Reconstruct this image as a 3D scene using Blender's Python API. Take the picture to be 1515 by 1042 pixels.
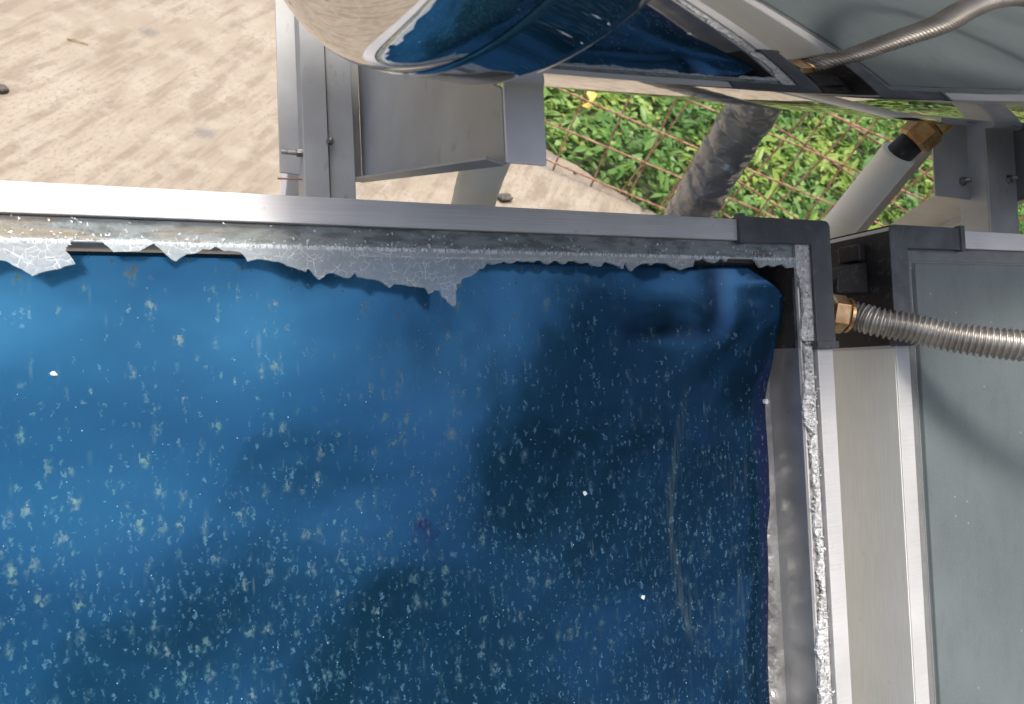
import bpy, math, random
import numpy as np
from mathutils import Vector, Matrix

# ------------------------------------------------------------------ scene, camera, sky, sun
for o in list(bpy.data.objects):
    bpy.data.objects.remove(o)
SC = bpy.context.scene
COL = SC.collection
R_ = math.radians
SC.render.resolution_x, SC.render.resolution_y = 1024, 704
SC.view_settings.view_transform = 'Standard'
SC.view_settings.look = 'None'
SC.view_settings.gamma = 1
SC.view_settings.exposure = 0.92
SC.cycles.max_bounces = 8
SC.cycles.transparent_max_bounces = 12

TILT = R_(37.58)                                   # slope of the collectors
AU = Vector((1, 0, 0))
AV = Vector((0, math.cos(TILT), math.sin(TILT)))
AN = Vector((0, -math.sin(TILT), math.cos(TILT)))
ORG = Vector((0, 0, 1.45))                         # top right outer corner of the broken collector


def P(u, v, n=0.0):
    """collector coordinates (right, up slope, outward) to world"""
    return ORG + AU*u + AV*v + AN*n


cd = bpy.data.cameras.new('camera')
cam = bpy.data.objects.new('camera', cd)
COL.objects.link(cam)
right = Vector((0.91454667, -0.28073032, 0.2911956))
down = Vector((-0.0315617, -0.76725919, -0.64056007))
fwd = Vector((0.40324713, 0.57663145, -0.71055466))
m = Matrix((right, -down, -fwd)).transposed().to_4x4()
m.translation = Vector((-0.54349748, -0.40140081, 1.77200539))
cam.matrix_world = m
cd.sensor_width = 36
cd.lens = 1086/1515*36
cd.clip_start = 0.01
cd.clip_end = 400
cd.dof.use_dof = True
cd.dof.focus_distance = 0.56
cd.dof.aperture_fstop = 15
SC.camera = cam

SUN = (AU*-0.08 + AV*0.75 + AN*1.0).normalized()   # direction to the sun
SEL = math.asin(SUN.z)
SROT = math.atan2(SUN.x, SUN.y)
w = bpy.data.worlds.new('World')
SC.world = w
w.use_nodes = True
nt = w.node_tree
bg = nt.nodes['Background']
sky = nt.nodes.new('ShaderNodeTexSky')
sky.sky_type = 'NISHITA'
sky.sun_disc = False
sky.sun_elevation = SEL
sky.sun_rotation = SROT
sky.dust_density = 7.0
sky.ozone_density = 0.4
sky.air_density = 1.0
nt.links.new(sky.outputs[0], bg.inputs[0])
bg.inputs[1].default_value = 0.15
ld = bpy.data.lights.new('sun', 'SUN')
ld.energy = 1.5
ld.angle = R_(11)
ld.color = (1.0, 0.95, 0.87)
lo = bpy.data.objects.new('sun', ld)
COL.objects.link(lo)
lo.rotation_euler = SUN.to_track_quat('Z', 'Y').to_euler()

rng = np.random.default_rng(7)
random.seed(7)


# ------------------------------------------------------------------ node helper
class NB:
    def __init__(s, name):
        s.m = bpy.data.materials.new(name)
        s.m.use_nodes = True
        s.t = s.m.node_tree
        s.t.nodes.clear()
        s.out = s.n('ShaderNodeOutputMaterial')

    def n(s, kind, **kw):
        x = s.t.nodes.new(kind)
        for k, v in kw.items():
            setattr(x, k, v)
        return x

    def put(s, sock, v):
        if v is None:
            return
        if isinstance(v, bpy.types.NodeSocket):
            s.t.links.new(v, sock)
        else:
            if isinstance(v, (tuple, list)) and sock.type == 'RGBA' and len(v) == 3:
                v = (*v, 1)
            sock.default_value = v

    def mth(s, op, a, b=None, c=None, clamp=False):
        x = s.n('ShaderNodeMath', operation=op, use_clamp=clamp)
        for i, v in enumerate((a, b, c)):
            if v is not None:
                s.put(x.inputs[i], v)
        return x.outputs[0]

    def xyz(s, vec):
        x = s.n('ShaderNodeSeparateXYZ')
        s.put(x.inputs[0], vec)
        return x.outputs

    def co(s):
        return s.n('ShaderNodeTexCoord').outputs['Object']

    def mp(s, vec, scale=(1, 1, 1), loc=(0, 0, 0), rot=(0, 0, 0)):
        x = s.n('ShaderNodeMapping')
        s.put(x.inputs[0], vec)
        x.inputs[1].default_value = loc
        x.inputs[2].default_value = rot
        x.inputs[3].default_value = scale
        return x.outputs[0]

    def noise(s, vec, scale, detail=3, rough=0.55, dist=0.0, col=False):
        x = s.n('ShaderNodeTexNoise')
        s.put(x.inputs['Vector'], vec)
        x.inputs['Scale'].default_value = scale
        x.inputs['Detail'].default_value = detail
        x.inputs['Roughness'].default_value = rough
        x.inputs['Distortion'].default_value = dist
        return x.outputs['Color' if col else 'Fac']

    def vor(s, vec, scale, feature='F1', out='Distance', rand=1.0, dim='2D'):
        x = s.n('ShaderNodeTexVoronoi', feature=feature, voronoi_dimensions=dim)
        s.put(x.inputs['Vector'], vec)
        x.inputs['Scale'].default_value = scale
        x.inputs['Randomness'].default_value = rand
        return x.outputs if out is None else x.outputs[out]

    def ss(s, x, a, b, lo=0.0, hi=1.0):
        """smoothstep from a to b"""
        k = s.n('ShaderNodeMapRange', interpolation_type='SMOOTHSTEP')
        s.put(k.inputs[0], x)
        s.put(k.inputs[1], a)
        s.put(k.inputs[2], b)
        k.inputs[3].default_value = lo
        k.inputs[4].default_value = hi
        return k.outputs[0]

    def mix(s, f, a, b, blend='MIX'):
        x = s.n('ShaderNodeMix', data_type='RGBA', blend_type=blend)
        s.put(x.inputs[0], f)
        s.put(x.inputs[6], a)
        s.put(x.inputs[7], b)
        return x.outputs[2]

    def bump(s, h, strength, dist=0.001, normal=None):
        x = s.n('ShaderNodeBump')
        x.inputs['Strength'].default_value = strength
        x.inputs['Distance'].default_value = dist
        s.put(x.inputs['Height'], h)
        if normal is not None:
            s.put(x.inputs['Normal'], normal)
        return x.outputs[0]

    def pri(s, col, rough=0.5, metal=0.0, normal=None, **kw):
        x = s.n('ShaderNodeBsdfPrincipled')
        s.put(x.inputs['Base Color'], col)
        s.put(x.inputs['Roughness'], rough)
        s.put(x.inputs['Metallic'], metal)
        if normal is not None:
            s.put(x.inputs['Normal'], normal)
        for k, v in kw.items():
            s.put(x.inputs[k.replace('_', ' ')], v)
        return x.outputs[0]

    def mixs(s, f, a, b):
        x = s.n('ShaderNodeMixShader')
        s.put(x.inputs[0], f)
        s.put(x.inputs[1], a)
        s.put(x.inputs[2], b)
        return x.outputs[0]

    def done(s, sh):
        s.put(s.out.inputs[0], sh)
        return s.m


# ------------------------------------------------------------------ materials
def m_alu(name, base, rough, brush=(1, 60, 60), metal=0.88, dirt=0.25):
    b = NB(name)
    c = b.co()
    br = b.noise(b.mp(c, brush), 25, 4)
    big = b.noise(c, 9, 4)
    fine = b.noise(c, 220, 2)
    k = b.mth('ADD', b.mth('MULTIPLY', br, 0.5), b.mth('MULTIPLY', big, 0.5))
    col = b.mix(b.ss(k, 0.35, 0.65), tuple(x*(1-dirt) for x in base), base)
    spots = b.ss(b.noise(c, 90, 3), 0.66, 0.74)
    col = b.mix(b.mth('MULTIPLY', spots, dirt), col, (0.20, 0.17, 0.13))
    r = b.mth('ADD', rough-0.08, b.mth('MULTIPLY', big, 0.2))
    return b.done(b.pri(col, r, metal, b.bump(b.mth('ADD', br, b.mth('MULTIPLY', fine, .5)), 0.12, 0.0006)))


def m_galv(name='galvanised_steel', base=(0.34, 0.355, 0.36), metal=0.25):
    b = NB(name)
    c = b.co()
    sp = b.vor(b.mp(c, (1, 1, 1)), 70, out='Color')
    spx = b.xyz(sp)[0]
    big = b.noise(c, 7, 5)
    col = b.mix(b.ss(big, 0.3, 0.7), tuple(x*.72 for x in base), tuple(x*1.12 for x in base))
    col = b.mix(b.mth('MULTIPLY', spx, 0.05), col, (0.5, 0.51, 0.52))
    st = b.ss(b.noise(b.mp(c, (3, 1, 1)), 40, 6), 0.62, 0.75)
    col = b.mix(b.mth('MULTIPLY', st, 0.4), col, (0.16, 0.14, 0.12))
    r = b.mth('ADD', 0.38, b.mth('MULTIPLY', big, 0.25))
    return b.done(b.pri(col, r, metal, b.bump(b.noise(c, 150, 3), 0.08, 0.0006)))


def m_plastic(name, base, rough=0.55):
    b = NB(name)
    c = b.co()
    n1 = b.noise(c, 25, 5)
    col = b.mix(b.ss(n1, 0.35, 0.75), base, tuple(x*1.7+0.012 for x in base))
    dust = b.ss(b.noise(c, 180, 4), 0.55, 0.8)
    col = b.mix(b.mth('MULTIPLY', dust, 0.25), col, (0.25, 0.25, 0.25))
    return b.done(b.pri(col, b.mth('ADD', rough-.1, b.mth('MULTIPLY', n1, .25)), 0, b.bump(b.noise(c, 300, 3), 0.15, 0.0005)))


def m_absorber():
    b = NB('blue_selective_coating')
    c = b.co()
    x, y, z = b.xyz(c)
    # slow drift of reflected light painted into the coating colour: brighter left, deeper right
    drift = b.ss(b.mth('ADD', x, b.mth('MULTIPLY', b.noise(c, 6, 3), 0.12)), -0.62, -0.02)
    base = b.mix(drift, (0.020, 0.112, 0.215), (0.018, 0.070, 0.150))
    pt = b.noise(b.mp(c, (1, 1.6, 1), rot=(0, 0, 0.6)), 9, 3, 0.5)
    base = b.mix(b.mth('MULTIPLY', b.ss(pt, 0.62, 0.38), 0.25), base, (0.016, 0.065, 0.14))
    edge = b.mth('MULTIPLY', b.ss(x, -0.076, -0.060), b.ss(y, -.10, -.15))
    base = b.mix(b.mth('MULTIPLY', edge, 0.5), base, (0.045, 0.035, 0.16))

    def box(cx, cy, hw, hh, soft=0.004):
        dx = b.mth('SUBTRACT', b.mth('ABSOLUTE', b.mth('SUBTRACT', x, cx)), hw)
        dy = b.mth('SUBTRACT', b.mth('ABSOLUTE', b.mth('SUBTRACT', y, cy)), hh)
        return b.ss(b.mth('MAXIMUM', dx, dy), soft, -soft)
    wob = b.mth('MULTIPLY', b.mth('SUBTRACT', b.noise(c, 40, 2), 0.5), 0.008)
    hook = b.mth('MAXIMUM', box(-0.114, -0.068, 0.010, 0.030, .012), box(-0.158, -0.0945, 0.048, 0.0065, .010))  # dark hooked shade near the corner, painted into the coating colour
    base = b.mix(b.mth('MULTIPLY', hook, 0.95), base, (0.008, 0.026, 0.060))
    d = b.n('ShaderNodeVectorMath', operation='DISTANCE')
    b.put(d.inputs[0], b.mp(c, (1, 1, 0)))
    d.inputs[1].default_value = (-0.3864, -0.2409, 0)
    pur = b.ss(b.mth('ADD', d.outputs['Value'], b.mth('MULTIPLY', b.noise(c, 75, 5), 0.05)), 0.037, 0.022)
    base = b.mix(b.mth('MULTIPLY', pur, 0.8), base, (0.022, 0.020, 0.085))

    # salt and dust blooms
    more = b.ss(y, -0.05, -0.30)            # more of them lower down
    wc = b.mp(c, (1, 0.62, 0))
    nz = b.noise(c, 260, 2, col=True)
    vm = b.n('ShaderNodeVectorMath', operation='MULTIPLY_ADD')
    b.put(vm.inputs[0], nz)
    vm.inputs[1].default_value = (0.006, 0.009, 0)
    b.put(vm.inputs[2], wc)
    warp = vm.outputs[0]

    def spots(vec, scale, keep_lo, keep_hi, rmax, soft):
        o = b.vor(vec, scale, out=None)
        cr = b.xyz(o['Color'])
        keep = b.mth('LESS_THAN', cr[0], b.mth('ADD', keep_lo, b.mth('MULTIPLY', more, keep_hi-keep_lo)))
        rad = b.mth('MULTIPLY', b.mth('ADD', b.mth('MULTIPLY', cr[1], 0.7), 0.3), rmax)
        inside = b.ss(b.mth('SUBTRACT', o['Distance'], rad), 0.0, -soft)
        return b.mth('MULTIPLY', b.mth('MULTIPLY', inside, keep), b.mth('ADD', .45, b.mth('MULTIPLY', cr[2], .55)))
    frag = b.ss(b.noise(b.mp(c, (1, .6, 1)), 330, 2), 0.40, 0.60)
    left = b.ss(x, -0.15, -0.55)
    big = b.mth('MULTIPLY', spots(warp, 80, 0.26, 0.92, 0.45, 0.42), frag)
    big = b.mth('MULTIPLY', big, b.mth('ADD', 0.50, b.mth('MULTIPLY', left, 0.5)))
    small = spots(b.mp(warp, (1, 0.8, 0), loc=(.3, .1, 0)), 130, 0.32, 0.84, 0.25, 0.28)
    small2 = spots(b.mp(warp, (1, 1, 0), loc=(1.3, .4, 0)), 225, 0.16, 0.85, 0.42, 0.38)
    tiny = spots(b.mp(c, (1, 0.8, 0), loc=(.7, .9, 0)), 330, 0.015, 0.04, 0.18, 0.08)
    yel = b.mix(b.ss(b.noise(c, 45, 2), .4, .6), (0.17, 0.30, 0.16), (0.26, 0.28, 0.15))
    col = b.mix(b.mth('MULTIPLY', big, 0.46), base, yel)
    col = b.mix(b.mth('MULTIPLY', small, 0.38), col, (0.15, 0.29, 0.24))
    col = b.mix(b.mth('MULTIPLY', small2, 0.27), col, (0.14, 0.23, 0.26))
    tail = b.mth('MAXIMUM', spots(b.mp(c, (1, 0.16, 0), loc=(.9, .2, 0)), 120, 0.10, 0.55, 0.22, 0.20), spots(b.mp(c, (1, 0.22, 0), loc=(.1, .7, 0)), 75, 0.15, 0.60, 0.22, 0.20))
    tail = b.mth('MULTIPLY', tail, b.ss(b.noise(b.mp(c, (1, .5, 0)), 90, 2), .38, .6))
    col = b.mix(b.mth('MULTIPLY', tail, 0.42), col, (0.13, 0.25, 0.28))
    col = b.mix(b.mth('MULTIPLY', tiny, 0.9), col, (0.40, 0.48, 0.52))
    # vertical drip streaks near the right end and one curved wipe mark
    stv = b.ss(b.noise(b.mp(c, (1, 0.05, 0)), 330, 3), 0.50, 0.70)
    band = b.mth('MULTIPLY', b.ss(x, -0.21, -0.15), b.mth('MULTIPLY', b.ss(x, -0.065, -0.09), b.ss(y, -0.10, -0.22)))
    brk = b.ss(b.noise(b.mp(c, (1, .4, 0)), 70, 3), 0.42, 0.62)
    st = b.mth('MULTIPLY', b.mth('MULTIPLY', stv, band), brk)
    col = b.mix(b.mth('MULTIPLY', st, 0.62), col, (0.11, 0.18, 0.21))
    yy = b.mth('ADD', y, 0.262)
    cx = b.mth('ADD', b.mth('MULTIPLY', b.mth('MULTIPLY', yy, yy), 1.55), -0.166)
    arc = b.ss(b.mth('ABSOLUTE', b.mth('SUBTRACT', x, cx)), 0.007, 0.001)
    arc = b.mth('MULTIPLY', arc, b.mth('MULTIPLY', b.ss(y, -0.13, -0.19), b.ss(y, -0.385, -0.34)))
    arc = b.mth('MULTIPLY', arc, b.ss(b.noise(b.mp(c, (1, 0.06, 0)), 420, 3), 0.35, 0.65))
    col = b.mix(b.mth('MULTIPLY', arc, 0.85), col, (0.12, 0.19, 0.22))
    # a few pale scratches
    scr = b.vor(b.mp(c, (1, 0.12, 0), loc=(.2, .3, 0)), 42, out=None)
    sk = b.mth('MULTIPLY', b.ss(scr['Distance'], 0.045, 0.01), b.mth('LESS_THAN', b.xyz(scr['Color'])[0], 0.12))
    col = b.mix(b.mth('MULTIPLY', sk, 0.45), col, (0.28, 0.34, 0.37))
    allm = b.mth('MAXIMUM', b.mth('MAXIMUM', big, small), b.mth('MAXIMUM', small2, tiny))
    metal = b.mth('SUBTRACT', 0.86, b.mth('MULTIPLY', allm, 0.6))
    rough = b.mth('ADD', 0.10, b.mth('ADD', b.mth('MULTIPLY', allm, 0.4), b.mth('MULTIPLY', b.noise(c, 60, 4), 0.10)))
    nrm = b.bump(b.mth('ADD', b.noise(c, 12, 2), b.mth('MULTIPLY', b.noise(b.mp(c, (1, .2, 1)), 500, 2), 0.01)), 0.35, 0.004)
    return b.done(b.pri(col, rough, metal, nrm))


def m_crackle():
    b = NB('shattered_glass')
    c = b.co()
    nz = b.noise(c, 120, 2, col=True)
    vm = b.n('ShaderNodeVectorMath', operation='MULTIPLY_ADD')
    b.put(vm.inputs[0], nz)
    vm.inputs[1].default_value = (0.004, 0.004, 0)
    b.put(vm.inputs[2], b.mp(c, (1, 1, 0)))
    wv = vm.outputs[0]
    e1 = b.vor(wv, 210, feature='DISTANCE_TO_EDGE')
    e2 = b.vor(b.mp(wv, (1, 1, 1), loc=(.3, .2, 0)), 62, feature='DISTANCE_TO_EDGE')
    part = b.ss(b.noise(c, 140, 2), 0.45, 0.58)
    l1 = b.mth('MULTIPLY', b.ss(e1, 0.040, 0.006), part)
    l2 = b.mth('MULTIPLY', b.ss(e2, 0.016, 0.003), b.ss(b.noise(c, 70, 2), 0.46, 0.60))
    ln = b.mth('MAXIMUM', l1, l2)
    frost = b.noise(c, 120, 2)
    milky = b.pri(b.mix(frost, (0.46, 0.53, 0.58), (0.58, 0.65, 0.69)), 0.35, 0, b.bump(e1, 0.4, 0.0008), Specular_IOR_Level=0.6)
    tr = b.n('ShaderNodeBsdfTransparent')
    tr.inputs[0].default_value = (0.90, 0.94, 0.95, 1)
    body = b.mixs(b.mth('ADD', b.ss(b.xyz(c)[1], -.030, -.036, .02, .33), b.mth('MULTIPLY', frost, 0.08)), tr.outputs[0], milky)
    white = b.pri((0.86, 0.89, 0.90), 0.3, 0)
    yv = b.xyz(c)[1]
    fringe = b.mth('MULTIPLY', b.ss(b.mth('ABSOLUTE', b.mth('ADD', yv, 0.0338)), 0.0024, 0.0004), b.ss(b.noise(b.mp(c, (1, .25, 1)), 900, 2), .42, .58))
    ln = b.mth('MAXIMUM', ln, b.mth('MULTIPLY', fringe, .9))
    sh = b.mixs(b.mth('MULTIPLY', ln, b.ss(b.xyz(c)[1], -.031, -.0325, .08, .52)), body, white)
    return b.done(sh)


def m_crumb():
    b = NB('crumbled_glass')
    c = b.co()
    e = b.vor(c, 330, feature='DISTANCE_TO_EDGE')
    cc = b.xyz(b.vor(c, 330, out='Color'))[0]
    col = b.mix(cc, (0.42, 0.44, 0.45), (0.62, 0.64, 0.65))
    sh = b.pri(col, 0.18, 0, b.bump(e, 0.8, 0.0015), Specular_IOR_Level=0.9)
    tr = b.n('ShaderNodeBsdfTransparent')
    return b.done(b.mixs(b.mth('ADD', .72, b.mth('MULTIPLY', cc, .25)), tr.outputs[0], sh))


def m_clear():
    b = NB('chip_glass')
    g = b.pri((0.85, 0.9, 0.92), 0.05, 0, None, Specular_IOR_Level=1.0)
    tr = b.n('ShaderNodeBsdfTransparent')
    return b.done(b.mixs(0.55, tr.outputs[0], g))


def m_frosted():
    b = NB('patterned_solar_glass')
    c = b.co()
    cl = b.noise(c, 5, 5)
    col = b.mix(b.ss(cl, 0.3, 0.7), (0.112, 0.140, 0.150), (0.146, 0.178, 0.188))
    grain = b.noise(c, 500, 3)
    dst = b.noise(b.mp(c, (1, .35, 1)), 60, 5, .7)
    col = b.mix(b.mth('MULTIPLY', b.ss(dst, 0.45, 0.7), 0.30), col, (0.08, 0.105, 0.107))
    col = b.mix(b.mth('MULTIPLY', b.ss(grain, 0.4, 0.7), 0.25), col, (0.17, 0.20, 0.20))
    v = b.vor(c, 55, out=None)
    sp = b.mth('MULTIPLY', b.ss(v['Distance'], 0.09, 0.03), b.mth('LESS_THAN', b.xyz(v['Color'])[0], 0.04))
    col = b.mix(b.mth('MULTIPLY', sp, 0.5), col, (0.4, 0.44, 0.44))
    sh = b.pri(col, 0.42, 0, b.bump(grain, 0.35, 0.0006), Specular_IOR_Level=0.5)
    tr = b.n('ShaderNodeBsdfTransparent')
    x, y, z = b.xyz(c)
    inn = b.mth('MINIMUM', b.ss(x, .033, .036), b.ss(y, -.033, -.036))
    return b.done(b.mixs(b.mth('ADD', .30, b.mth('MULTIPLY', inn, .58)), tr.outputs[0], sh))


def m_dirtyseal():
    b = NB('dirty_gasket')
    c = b.co()
    x, y, z = b.xyz(c)
    a = b.noise(b.mp(c, (1, 3, 1)), 60, 5)
    k = b.noise(b.mp(c, (0.6, 4, 1)), 25, 3)
    col = b.mix(b.ss(a, 0.35, 0.6), (0.10, 0.095, 0.09), (0.30, 0.29, 0.28))
    rust = b.mth('MULTIPLY', b.ss(x, -0.42, -0.62), b.ss(k, 0.45, 0.6))
    col = b.mix(b.mth('MULTIPLY', rust, 0.7), col, (0.42, 0.27, 0.15))
    wh = b.ss(b.noise(c, 190, 3), 0.62, 0.70)
    col = b.mix(b.mth('MULTIPLY', wh, 0.3), col, (0.55, 0.56, 0.56))
    return b.done(b.pri(col, 0.6, 0, b.bump(a, 0.5, 0.001)))


def m_mirror():
    b = NB('polished_stainless')
    c = b.co()
    s = b.noise(b.mp(c, (0.3, 1, 1)), 20, 3)
    fine = b.noise(b.mp(c, (0.1, 1, 1)), 260, 2)
    r = b.mth('ADD', 0.012, b.mth('MULTIPLY', s, 0.03))
    h = b.mth('ADD', b.noise(c, 7, 2), b.mth('MULTIPLY', fine, 0.015))
    return b.done(b.pri(b.mix(s, (0.52, 0.51, 0.50), (0.60, 0.59, 0.58)), r, 1.0, b.bump(h, 0.06, 0.003)))


def m_concrete():
    b = NB('weathered_concrete')
    c = b.co()
    big = b.noise(c, 1.6, 6, 0.6)
    mid = b.noise(b.mp(c, (1, 1, 1), rot=(0, 0, 0.2)), 9, 5, 0.6)
    stk = b.noise(b.mp(b.mp(c, rot=(0, 0, R_(-54))), (1.3, 7.5, 1)), 2.1, 6, 0.62)
    fine = b.noise(b.mp(b.mp(c, rot=(0, 0, R_(-54))), (1, 1.5, 1)), 42, 6, 0.75)
    col = b.mix(b.ss(big, 0.35, 0.65), (0.245, 0.210, 0.160), (0.300, 0.264, 0.210))
    col = b.mix(b.mth('MULTIPLY', b.ss(stk, 0.45, 0.62), 0.75), col, (0.185, 0.152, 0.112))
    col = b.mix(b.mth('MULTIPLY', b.ss(mid, 0.46, 0.68), 0.55), col, (0.335, 0.302, 0.248))
    col = b.mix(b.mth('MULTIPLY', b.mth('MULTIPLY', b.ss(fine, 0.50, 0.64), b.ss(big, .35, .62)), 0.70), col, (0.165, 0.128, 0.090))
    v = b.vor(b.mp(c, (1, 1.6, 1)), 24, out=None)
    sp = b.mth('MULTIPLY', b.ss(b.mth('ADD', v['Distance'], b.mth('MULTIPLY', fine, .12)), 0.18, 0.10), b.mth('LESS_THAN', b.xyz(v['Color'])[0], 0.22))
    col = b.mix(b.mth('MULTIPLY', sp, 0.65), col, (0.13, 0.105, 0.085))
    d = b.mth('MULTIPLY', b.ss(b.mth('ADD', b.vor(b.mp(c, loc=(.37, .1, 0)), 1.1), b.mth('MULTIPLY', fine, .14)), 0.13, 0.08), .8)
    col = b.mix(b.mth('MULTIPLY', d, 0.7), col, (0.10, 0.10, 0.11))
    return b.done(b.pri(col, 0.9, 0, b.bump(b.mth('ADD', b.mth('MULTIPLY', stk, 1.5), fine), 0.5, 0.004)))


def m_simple(name, c1, c2, scale, rough=0.7, metal=0.0, bump=0.3, dist=0.001, **kw):
    b = NB(name)
    c = b.co()
    n1 = b.noise(c, scale, 5)
    return b.done(b.pri(b.mix(b.ss(n1, 0.35, 0.65), c1, c2), rough, metal, b.bump(n1, bump, dist), **kw))


def m_leaf(name, dark, light, trans=0.35):
    b = NB(name)
    g = b.n('ShaderNodeNewGeometry')
    rnd = g.outputs['Random Per Island']
    c = b.co()
    pat = b.noise(c, 2.6, 3)
    k = b.mth('ADD', b.mth('MULTIPLY', rnd, 0.5), b.mth('MULTIPLY', b.ss(pat, .38, .62), 0.5))
    col = b.mix(k, dark, light)
    col = b.mix(b.mth('MULTIPLY', b.mth('GREATER_THAN', rnd, 0.965), .8), col, (0.33, 0.30, 0.07))
    col = b.mix(b.mth('MULTIPLY', b.ss(b.noise(c, 1.7, 2), .52, .62), .55), col, tuple(x*k_ for x, k_ in zip(light, (1.25, .95, .6))))
    col = b.mix(b.mth('MULTIPLY', b.ss(b.noise(b.mp(c, loc=(4, 2, 1)), 2.3, 2), .55, .64), .6), col, tuple(x*k_ for x, k_ in zip(light, (.25, .42, .5))))
    p = b.pri(col, 0.42, 0, None, Specular_IOR_Level=0.4)
    t = b.n('ShaderNodeBsdfTranslucent')
    b.put(t.inputs[0], b.mix(.5, col, light))
    return b.done(b.mixs(trans, p, t.outputs[0]))


M = dict(
    alu=m_alu('mill_aluminium', (0.62, 0.63, 0.64), 0.40, brush=(.5, 60, 60), metal=.3, dirt=.22),
    inner=m_alu('inner_aluminium', (0.40, 0.41, 0.42), 0.38, brush=(30, 1, 1), metal=.6),
    side=m_alu('side_aluminium', (0.74, 0.76, 0.72), 0.42, brush=(30, 1, 30), dirt=.12, metal=.1),
    galv=m_galv(),
    galv2=m_galv('galvanised_bright', (0.80, 0.82, 0.86), 0.1),
    cap=m_plastic('grey_black_plastic', (0.050, 0.058, 0.066)),
    black=m_plastic('black_rubber', (0.010, 0.010, 0.011), 0.6),
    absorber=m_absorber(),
    glass=m_crackle(),
    crumb=m_crumb(),
    chip=m_clear(),
    frosted=m_frosted(),
    seal=m_dirtyseal(),
    seal2=m_simple('pale_gasket', (0.34, 0.33, 0.32), (0.42, 0.40, 0.39), 60, 0.6),
    mirror=m_mirror(),
    concrete=m_concrete(),
    foil=m_simple('crinkled_foil', (0.27, 0.27, 0.27), (0.44, 0.44, 0.43), 40, 0.3, 0.6, 0.9, 0.004),
    brass=m_simple('tarnished_brass', (0.34, 0.20, 0.09), (0.58, 0.42, 0.24), 60, 0.38, 0.85, 0.3, 0.0006),
    steel=m_simple('corrugated_stainless', (0.37, 0.36, 0.34), (0.46, 0.45, 0.43), 30, 0.36, 0.8, 0.05),
    bolt=m_simple('zinc_bolt', (0.22, 0.22, 0.21), (0.42, 0.42, 0.40), 200, 0.3, 0.9, 0.2),
    whitepipe=m_simple('white_insulation', (0.70, 0.70, 0.63), (0.78, 0.78, 0.71), 14, 0.6, 0, 0.25, 0.002),
    rust=m_simple('rusty_wire', (0.24, 0.10, 0.07), (0.46, 0.28, 0.20), 40, 0.85, 0.1, 0.5, 0.001),
    soil=m_simple('dark_soil', (0.02, 0.035, 0.012), (0.06, 0.07, 0.03), 14, 0.95, 0, 0.8, 0.02),
    weed=m_leaf('weed_leaf', (0.035, 0.12, 0.025), (0.25, 0.42, 0.10)),
    tree=m_leaf('tree_leaf', (0.015, 0.045, 0.012), (0.06, 0.12, 0.03), 0.25),
    bark=m_simple('bark', (0.07, 0.05, 0.035), (0.16, 0.12, 0.09), 20, 0.9, 0, 0.8, 0.01),
    yellow=m_simple('dry_yellow_leaf', (0.50, 0.30, 0.05), (0.62, 0.45, 0.12), 40, 0.6),
    twig=m_simple('dry_twig', (0.25, 0.20, 0.08), (0.4, 0.33, 0.14), 40, 0.8),
    stone=m_simple('dark_stone', (0.06, 0.055, 0.05), (0.14, 0.12, 0.10), 60, 0.9),
    wrap=None,
)
b_ = NB('black_plastic_wrap')
c_ = b_.co()
wn = b_.mth('ABSOLUTE', b_.mth('SUBTRACT', b_.noise(b_.mp(c_, (1, 1, 2.6)), 26, 2, .45, .5), .5))
wn = b_.mth('ADD', wn, b_.mth('MULTIPLY', b_.vor(b_.mp(c_, (1, 1, 2.0)), 34, feature='SMOOTH_F1', dim='3D'), .35))
M['wrap'] = b_.done(b_.pri(b_.mix(b_.ss(b_.noise(c_, 12, 4), .4, .7), (0.29, 0.30, 0.31), (0.38, 0.385, 0.39)), 0.20, 0.25, b_.bump(wn, 0.6, 0.014), Specular_IOR_Level=0.8))


# ------------------------------------------------------------------ objects
CM = Matrix((AU, AV, AN)).transposed().to_4x4()      # orientation of the collector slope


def props(o, label=None, cat=None, group=None, kind=None):
    for k, v in (('label', label), ('category', cat), ('group', group), ('kind', kind)):
        if v:
            o[k] = v
    return o


def thing(name, loc, label, cat, group=None, sloped=False):
    o = bpy.data.objects.new(name, None)
    o.empty_display_size = 0.05
    COL.objects.link(o)
    mm = CM.copy() if sloped else Matrix.Identity(4)
    mm.translation = Vector(loc)
    o.matrix_world = mm
    o['_m'] = [x for r in mm for x in r]
    return props(o, label, cat, group)


def mat_of(o):
    f = list(o['_m'])
    return Matrix([f[i*4:i*4+4] for i in range(4)])


def mesh(name, verts, faces, mat, parent=None, smooth=False, bevel=0, origin=None, sloped=False, space='P'):
    """verts in collector coordinates (space P) or world (space W)"""
    W = [P(*v) if space == 'P' else Vector(v) for v in verts]
    if parent is not None:
        mm = mat_of(parent)
    else:
        mm = CM.copy() if sloped else Matrix.Identity(4)
        mm.translation = Vector(origin) if origin is not None else sum(W, Vector())/len(W)
    inv = mm.inverted()
    me = bpy.data.meshes.new(name)
    me.from_pydata([inv @ p for p in W], [], faces)
    me.materials.append(mat)
    if smooth:
        me.polygons.foreach_set('use_smooth', [True]*len(me.polygons))
    me.update()
    o = bpy.data.objects.new(name, me)
    COL.objects.link(o)
    if parent is not None:
        o.parent = parent
        o['_m'] = parent['_m']
    else:
        o.matrix_world = mm
        o['_m'] = [x for r in mm for x in r]
    if bevel:
        b = o.modifiers.new('bevel', 'BEVEL')
        b.width = bevel
        b.segments = 2
        b.limit_method = 'ANGLE'
        b.angle_limit = R_(40)
    return o


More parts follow.
